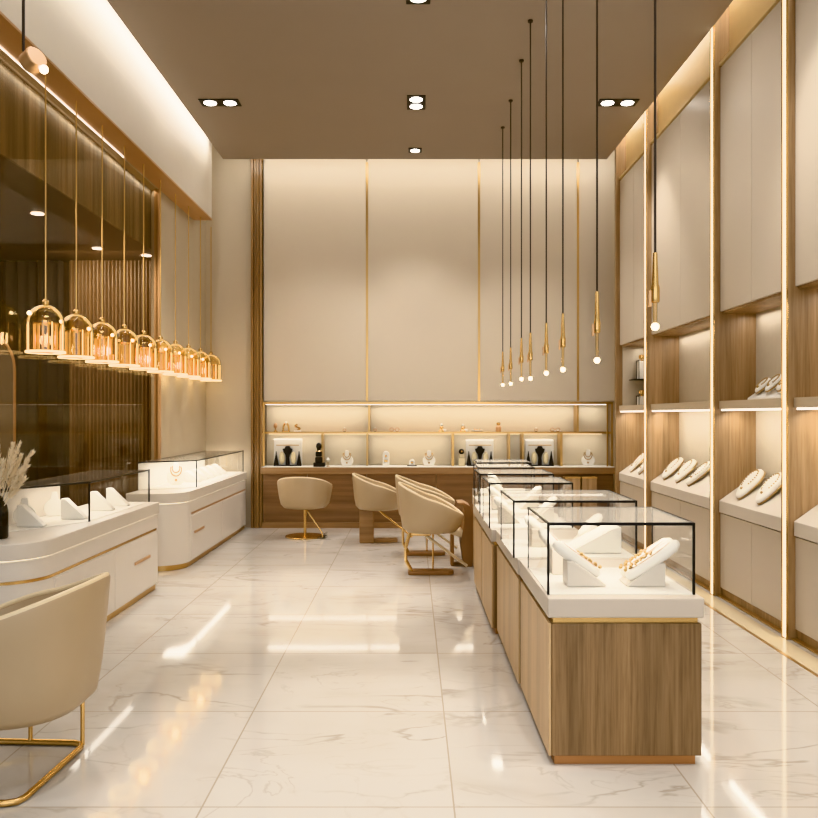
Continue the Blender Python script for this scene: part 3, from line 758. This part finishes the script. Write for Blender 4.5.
# white arch stand
t = thing('arch_stand', 'white arched ring stand on the back counter between two chairs', 'jewellery stand', (bp(386),10.04,CZ))
obj('arch', MB().prism_y([(x,z+.012) for x,z in arch(.042,.175,12)], -.02, .02), M_PAD, t, bevel=.008)
obj('foot', MB().box(-.05,.05,-.03,.03,0,.012), M_PAD, t, bevel=.003)
obj('ring', MB().box(-.022,.022,-.024,-.020,.05,.08).ball((0,-.024,.125),.014,8), M_GOLD, t)
t = thing('ring_box', 'small white ring box with dark tray on the back counter', 'box', (bp(412),10.03,CZ))
obj('tray', MB().box(-.06,.06,-.05,.05,0,.008), M_BLACKV, t)
obj('box', MB().prism_y([(x,z+.009) for x,z in arch(.036,.075,10)], -.03,.03), M_PAD, t, bevel=.005)
obj('ring', MB().ball((0,-.033,.045),.016,8), M_GOLD, t)
# sphere statuette
t = thing('sphere_stand', 'dark sphere on a pale glass block beside the centre divider of the back counter', 'ornament', (bp(461.5),10.04,CZ))
obj('block', MB().box(-.04,.04,-.03,.03,0,.10).box(-.032,.032,-.025,.025,.103,.15), mat('pale_resin', srgb(222,206,170), .2), t, bevel=.006)
obj('sphere', MB().ball((0,0,.182),.035,14), M_BLACKV, t, smooth=True); obj('gem', MB().ball((0,-.034,.185),.012,8), M_GOLD, t)

# upper shelf ornaments
def fig(px, label, kind, h):
    t = thing('gold_ornament', label, 'ornament', (bp(px),10.05,SZ), 0)
    if kind == 'torch':
        obj('foot', MB().lathe([(0,0),(.025,0),(.025,.01),(.006,.02),(.006,h*.5)], n=14), M_GOLD, t, smooth=True)
        obj('head', MB().ball((0,0,h*.75), .03, 12, (.8,.8,1.2)), M_BRONZE, t, smooth=True)
    elif kind == 'arch':
        obj('arch', MB().tube([(.035*math.cos(a)*1.0,0,.01+ (h-.02)*max(0,math.sin(a))**.8) for a in [PI*i/12 for i in range(13)]], .012, 8), M_GOLD, t, smooth=True)
        obj('cap', MB().ball((0,0,h), .018, 10), M_PAD, t, smooth=True); obj('foot', MB().box(-.05,.05,-.02,.02,0,.012), M_GOLD, t)
    elif kind == 'scroll':
        obj('scroll', MB().tube([(.03*math.sin(2*PI*i/16),0,.02+(h-.03)*i/16) for i in range(17)], .011, 8), M_GOLD, t, smooth=True)
        obj('foot', MB().box(-.045,.045,-.02,.02,0,.014), M_PAD, t, bevel=.004)
    elif kind == 'bottle':
        obj('body', MB().lathe([(0,0),(.032,0),(.034,.01),(.034,h*.5),(.02,h*.62),(.014,h*.7)], n=18), M_BRONZE, t, smooth=True)
        obj('cap', MB().lathe([(.018,h*.7),(.026,h*.78),(.024,h*.95),(0,h)], n=14), M_GOLD, t, smooth=True)
    elif kind == 'figure':
        obj('body', MB().lathe([(0,0),(.04,0),(.036,.015),(.018,h*.35),(.026,h*.55),(.01,h*.68)], n=16), M_GOLD, t, smooth=True)
        obj('head', MB().ball((0,0,h*.84), h*.16, 12), M_PAD, t, smooth=True)
        obj('foot', MB().box(-.015,.06,-.025,.025,0,.03), M_PAD, t, bevel=.008)
    elif kind == 'dish':
        obj('dish', MB().lathe([(0,0),(.05,0),(.075,.018),(.07,.022),(.0,.012)], n=20, sy=.6), M_PAD, t, smooth=True)
        for q in range(3): obj('bead', MB().ball((-.03+.03*q,0,.026),.012,8), M_GOLD, t, smooth=True)
    elif kind == 'glasses':
        obj('frame', MB().tube([(-.035+.025*math.cos(2*PI*i/12),-.01,.026+.022*math.sin(2*PI*i/12)) for i in range(12)],.005,6,closed=True).tube([(.035+.025*math.cos(2*PI*i/12),-.01,.026+.022*math.sin(2*PI*i/12)) for i in range(12)],.005,6,closed=True).tube([(-.01,-.01,.03),(.01,-.01,.03)],.004,6), M_BRONZE, t, smooth=True)
        obj('pad', MB().box(-.02,.07,0,.03,0,.02), M_PAD, t, bevel=.005)
    elif kind == 'ring':
        obj('band', MB().tube([(.018*math.cos(2*PI*i/14),0,.02+.018*math.sin(2*PI*i/14)) for i in range(14)], .005, 6, closed=True), M_BRONZE, t, smooth=True)
        obj('stone', MB().lathe([(0,.034),(.012,.045),(.0,.055)], n=8), M_PAD, t); obj('foot', MB().box(-.014,.014,-.01,.01,0,.006), M_BLACKV, t)
fig(275.5,'small gold torch ornament at the left end of the upper back shelf','torch',.10)
fig(286,'gold arch ornament with white top, second from the left on the upper back shelf','arch',.115)
fig(297.5,'gold scroll ornament, third from the left on the upper back shelf','scroll',.10)
fig(344.5,'tiny ring ornament left of the first upright on the upper back shelf','ring',.05)
fig(375,'tiny dark ring ornament right of the first upright on the upper back shelf','ring',.05)
fig(394.5,'pair of dark spectacle frames on the upper back shelf','glasses',.05)
fig(441.5,'gold figure with white head on the upper back shelf, above the white bust','figure',.105)
fig(463,'gold figure with white head on the upper back shelf, beside the shallow dish','figure',.10)
fig(477,'shallow white dish with gold beads on the upper back shelf','dish',.04)
fig(498.5,'small bronze bottle with gold cap on the upper back shelf','bottle',.12)
fig(536,'tiny ring ornament on the upper back shelf above the right black bust','ring',.05)
fig(555,'dark spectacle frames near the right end of the upper back shelf','glasses',.05)

# ------------------------------------------------------------------ tub chairs (front = +x)
def tub_shell(zb, zback, zfront, Rx, Ry, seat):
    m = MB(); N = 56; rings = []
    prof = [(.0,'b',0),(.55,'b',0),(.74,'b',.012),(.85,'b',.05),(.915,'b',.12)]
    def ang(i): return 2*PI*i/N
    def P(i, r, z):
        a = ang(i); c, s = math.cos(a), math.sin(a); e = .82
        X = -Rx*math.copysign(abs(c)**e, c); Y = Ry*math.copysign(abs(s)**e, s)
        return (X*r, Y*r, z)
    def top(i):
        w = .5+.5*math.cos(ang(i)); return zfront+(zback-zfront)*(w**.9)
    cols = []
    for i in range(N):
        T = top(i)
        col = [(.55,zb),(.76,zb+.012),(.87,zb+.05)]
        for q in range(1,5):
            u = q/4; col.append((.87+.13*u**.7, zb+.05+(T-.012-zb-.05)*u))
        col += [(.995,T-.003),(.975,T),(.945,T-.004),(.925,T-.02)]
        for q in range(1,4):
            u = q/3; col.append((.925-.07*u, (T-.02)+(seat-.01-(T-.02))*u))
        cols.append([m.bm.verts.new(P(i,r,z)) for r,z in col])
    cb = m.bm.verts.new((0,0,zb)); ci = m.bm.verts.new((0,0,seat-.01)); n = len(cols[0])
    for i in range(N):
        A, B = cols[i], cols[(i+1)%N]
        for q in range(n-1): m.bm.faces.new((A[q],A[q+1],B[q+1],B[q]))
        m.bm.faces.new((cb,A[0],B[0])); m.bm.faces.new((ci,B[-1],A[-1]))
    return m
def tub_chair(label, loc, rz, base, zb=.34, zback=.78, zfront=.52, Rx=.32, Ry=.30, leather=None):
    t = thing('tub_chair', label, 'chair', loc, rz, 'tan leather tub chairs')
    seat = min(zb+.12, zfront-.03)
    lm = leather or M_LEATH
    obj('shell', tub_shell(zb,zback,zfront,Rx,Ry,seat), lm, t, smooth=True)
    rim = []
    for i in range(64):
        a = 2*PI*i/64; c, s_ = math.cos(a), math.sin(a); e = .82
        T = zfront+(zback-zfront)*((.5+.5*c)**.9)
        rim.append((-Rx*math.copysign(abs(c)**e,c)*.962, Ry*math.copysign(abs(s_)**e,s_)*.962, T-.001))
    obj('rim_highlight', MB().tube(rim, .011, 8, closed=True), M_LEATHL, t, smooth=True)  # added cream tube paints the bright highlight along the rim
    cu = MB().lathe([(0,seat-.01),(.70,seat-.01),(.78,seat+.01),(.79,seat+.03),(.74,seat+.048),(.55,seat+.055),(0,seat+.058)], n=40, sx=Rx, sy=Ry)
    obj('seat_cushion', cu, M_LEATHL, t, smooth=True)
    if base == 'sled':
        r = .0125
        f = [(-.22,-.265,r),(-.15,-.285,r)]
        hx0, hx1, hy = -.19, .26, .265
        loop = [(hx0+.0,-hy+.05,r),(hx0+.012,-hy+.015,r),(hx0+.05,-hy,r),(hx1-.05,-hy,r),(hx1-.012,-hy+.015,r),(hx1,-hy+.05,r),(hx1,hy-.05,r),(hx1-.012,hy-.015,r),(hx1-.05,hy,r),(hx0+.05,hy,r),(hx0+.012,hy-.015,r),(hx0,hy-.05,r)]
        obj('floor_loop', MB().tube(loop, r, 10, closed=True), M_GOLD, t, smooth=True)
        for (lx,ly,zt_) in ((hx0+.005,-hy+.02,zb+.13),(.05,-hy,zb+.14),(hx1-.03,-hy+.01,zb+.12),(hx1-.03,hy-.01,zb+.12)):
            if lx < .06 or ly < 9:
                obj('leg', MB().tube([(lx,ly,r),(lx,ly,zt_)], .009, 10), M_GOLD, t, smooth=True)
    elif base == 'disc':
        obj('base_disc', MB().lathe([(0,0),(.22,0),(.225,.006),(.22,.014),(.05,.022),(.03,.03),(0,.03)], n=40), M_GOLD, t, smooth=True)
        obj('pole', MB().tube([(0,0,.02),(0,0,zb+.01)], .017, 12), M_GOLD, t, smooth=True)
        obj('strut', MB().tube([(-.01,-.005,zb+.005),(-.06,-.215,.06),(-.06,-.22,.02)], .009, 8), M_GOLD, t, smooth=True)
        obj('foot_plate', MB().box(-.14,.02,-.26,-.18,0,.02).box(-.14,.02,-.26,-.25,.02,.06), G_ACRYL, t)
    elif base == 'block':
        obj('pedestal', MB().box(-.22,-.06,-.08,.08,0,zb+.02), W_BACK, t, bevel=.012)
        obj('floor_bar', MB().box(-.06,.20,-.045,.045,0,.045), W_BACK, t, bevel=.01)
        obj('strut', MB().tube([(-.03,-.02,zb+.01),(.36,-.06,.06)], .011, 8), M_GOLD, t, smooth=True)
    elif base == 'bar':
        obj('floor_bar', MB().prism([(-.20,-.07),(.16,-.07),(.20,-.03),(.20,.03),(.16,.07),(-.20,.07)],0,.035), M_BROWNL, t, bevel=.008)
        for s in (-1,1):
            obj('leg', MB().tube([(-.17,s*.05,.03),(-.22,s*.05,.12),(-.22,s*.05,.24),(-.18,s*.06,zb+.01)], .013, 8), G_LEG, t, smooth=True)
        obj('leg', MB().tube([(.02,0,.03),(.02,0,zb+.01)], .008, 8), M_GOLD, t, smooth=True)
        obj('strut', MB().tube([(-.10,0,zb+.008),(.32,-.02,.07)], .013, 8), M_LEATHL, t, smooth=True)
        obj('bracket', MB().box(-.2,.0,-.05,.05,zb-.03,zb+.005), M_GOLD, t, bevel=.008)
    return t
G_LEG = mat('polished_pale_gold', srgb(236,206,150), .15, .9)
tub_chair('tan leather tub chair on a gold sled frame, cut by the left edge', (-1.583,3.13,0), PI-.05, 'sled', zb=.25, zback=.76, zfront=.50, Rx=.37, Ry=.33)
tub_chair('tan tub chair on a round gold disc base, facing the back counter', (-1.23,9.20,0), PI/2-.12, 'disc', zb=.33, zback=.70, zfront=.50, Rx=.29, Ry=.31)
tub_chair('tan tub chair on a wooden block pedestal, near the middle of the back counter', (-.36,8.82,0), .05, 'block', zb=.36, zback=.75, zfront=.50, Rx=.30, Ry=.29)
tub_chair('pale tub chair on a brown bar base, behind the nearest tub chair by the island', (.13,8.02,0), .02, 'bar', zb=.36, zback=.79, zfront=.54, Rx=.30, Ry=.28)
tub_chair('tan tub chair on gold legs and brown bar base, nearest one beside the island', (.165,7.06,0), .03, 'bar', zb=.37, zback=.80, zfront=.52, Rx=.29, Ry=.29)
# saddle chair hidden behind the island
t = thing('lounge_chair', 'saddle brown curved lounge chair seen edge on against the island', 'chair', (.45,7.52,0))
sec = [(.03,.0),(.10,.0),(.118,.10),(.122,.34),(.112,.50),(.085,.56),(.03,.592),(-.03,.590),(-.03,.580),(.02,.565),(.035,.52),(.03,.40),(.0,.22)]
obj('back_shell', MB().prism_y(sec,-.14,.14), M_BROWNL, t, bevel=.008)
obj('seat', MB().prism_y([(-.10,.30),(.078,.24),(.078,.31),(-.10,.36)], -.13,.13), M_LEATHL, t, bevel=.012)
obj('leg', MB().box(-.09,-.06,-.10,.10,0,.325), M_BROWNL, t, bevel=.006)
obj('foot_bar', MB().box(-.09,.10,-.03,.03,0,.02), M_BROWNL, t)

# ------------------------------------------------------------------ lights
# cove lights above the floating ceiling
area('cove_left', (-2.27,4.2,4.55), (0,math.radians(62),0), .06, 10, 60, (1,.985,.95))
area('cove_right', (2.42,4.2,4.70), (0,math.radians(-25),0), .06, 10, 48, (1,.95,.85))
area('cove_back', (.2,9.42,4.62), (math.radians(52),0,0), 4.8, .06, 15, (1,.97,.90))
# downlights
for x,y,e,an in [(-1.84,7.67,120,70),(1.97,7.67,110,70),(.04,7.67,130,60),(.035,9.0,110,95),(-1.1,8.95,70,90),(1.3,8.95,70,90),(.045,5.74,170,55),(-.95,6.1,190,38),(-.3,3.25,230,36),(-1.5,4.4,90,70),(1.9,4.6,120,70),(1.75,2.8,110,70),(-1.7,2.4,60,70),(.8,1.9,130,70)]:
    spot('downlight_beam', (x,y,ZC-.03), e, an)
for y,e in ((4.3,90),(5.6,110),(7.1,110),(8.6,70)):
    spot('wall_fill', (.35,y,ZC-.04), e, 54, (1,.97,.92), 1, .12, (0,-math.radians(62),0))  # added fill aimed at the cabinet doors, no fixture in the ceiling
for y,e in ((8.7,30),):
    spot('wall_fill', (-.6,y,ZC-.04), e, 56, (1,.97,.92), 1, .12, (0,math.radians(60),0))  # added fill towards the left, no fixture either
# soft general fill, added with no fixture
area('room_fill', (0,3.2,ZC-.05), (0,0,0), 3.4, 5.5, 24, (.98,.99,1))
area('behind_camera_fill', (0,-1.1,2.2), (math.radians(84),0,0), 4.6, 3.2, 80, (.97,.985,1))  # added fill behind the camera
# neighbouring room: added fill and wash lights without fixtures
area('beyond_fill', (-3.7,6.6,3.05), (0,0,0), 1.6, 2.2, 60, (1,.92,.80))
area('panel_wash', (-3.3,8.2,3.05), (math.radians(35),0,0), 1.0, .1, 13, (1,.92,.80))
area('fascia_wash', (-2.632,5.0,3.685), (0,math.radians(14),0), .03, 7, 4, (1,.95,.86))
w = bpy.data.worlds.new('world'); scn.world = w; w.use_nodes = True
w.node_tree.nodes['Background'].inputs[0].default_value = (.95,.97,1,1)
w.node_tree.nodes['Background'].inputs[1].default_value = .35

# ------------------------------------------------------------------ camera
cam = bpy.data.cameras.new('camera'); co = bpy.data.objects.new('camera', cam); COL.objects.link(co)
co.location = (0,0,1.4); co.rotation_euler = (PI/2,0,0)
cam.sensor_width = 36; cam.lens = 800/818*36; cam.shift_x = -3/818; cam.shift_y = 6/818
cam.clip_start = .05; cam.clip_end = 60
scn.camera = co
scn.view_settings.view_transform = 'Khronos PBR Neutral'
scn.view_settings.exposure = .33
scn.cycles.max_bounces = 10; scn.cycles.transparent_max_bounces = 24
scn.cycles.glossy_bounces = 4; scn.cycles.diffuse_bounces = 4
scn.cycles.caustics_reflective = False; scn.cycles.caustics_refractive = False
scn.cycles.sample_clamp_indirect = 4
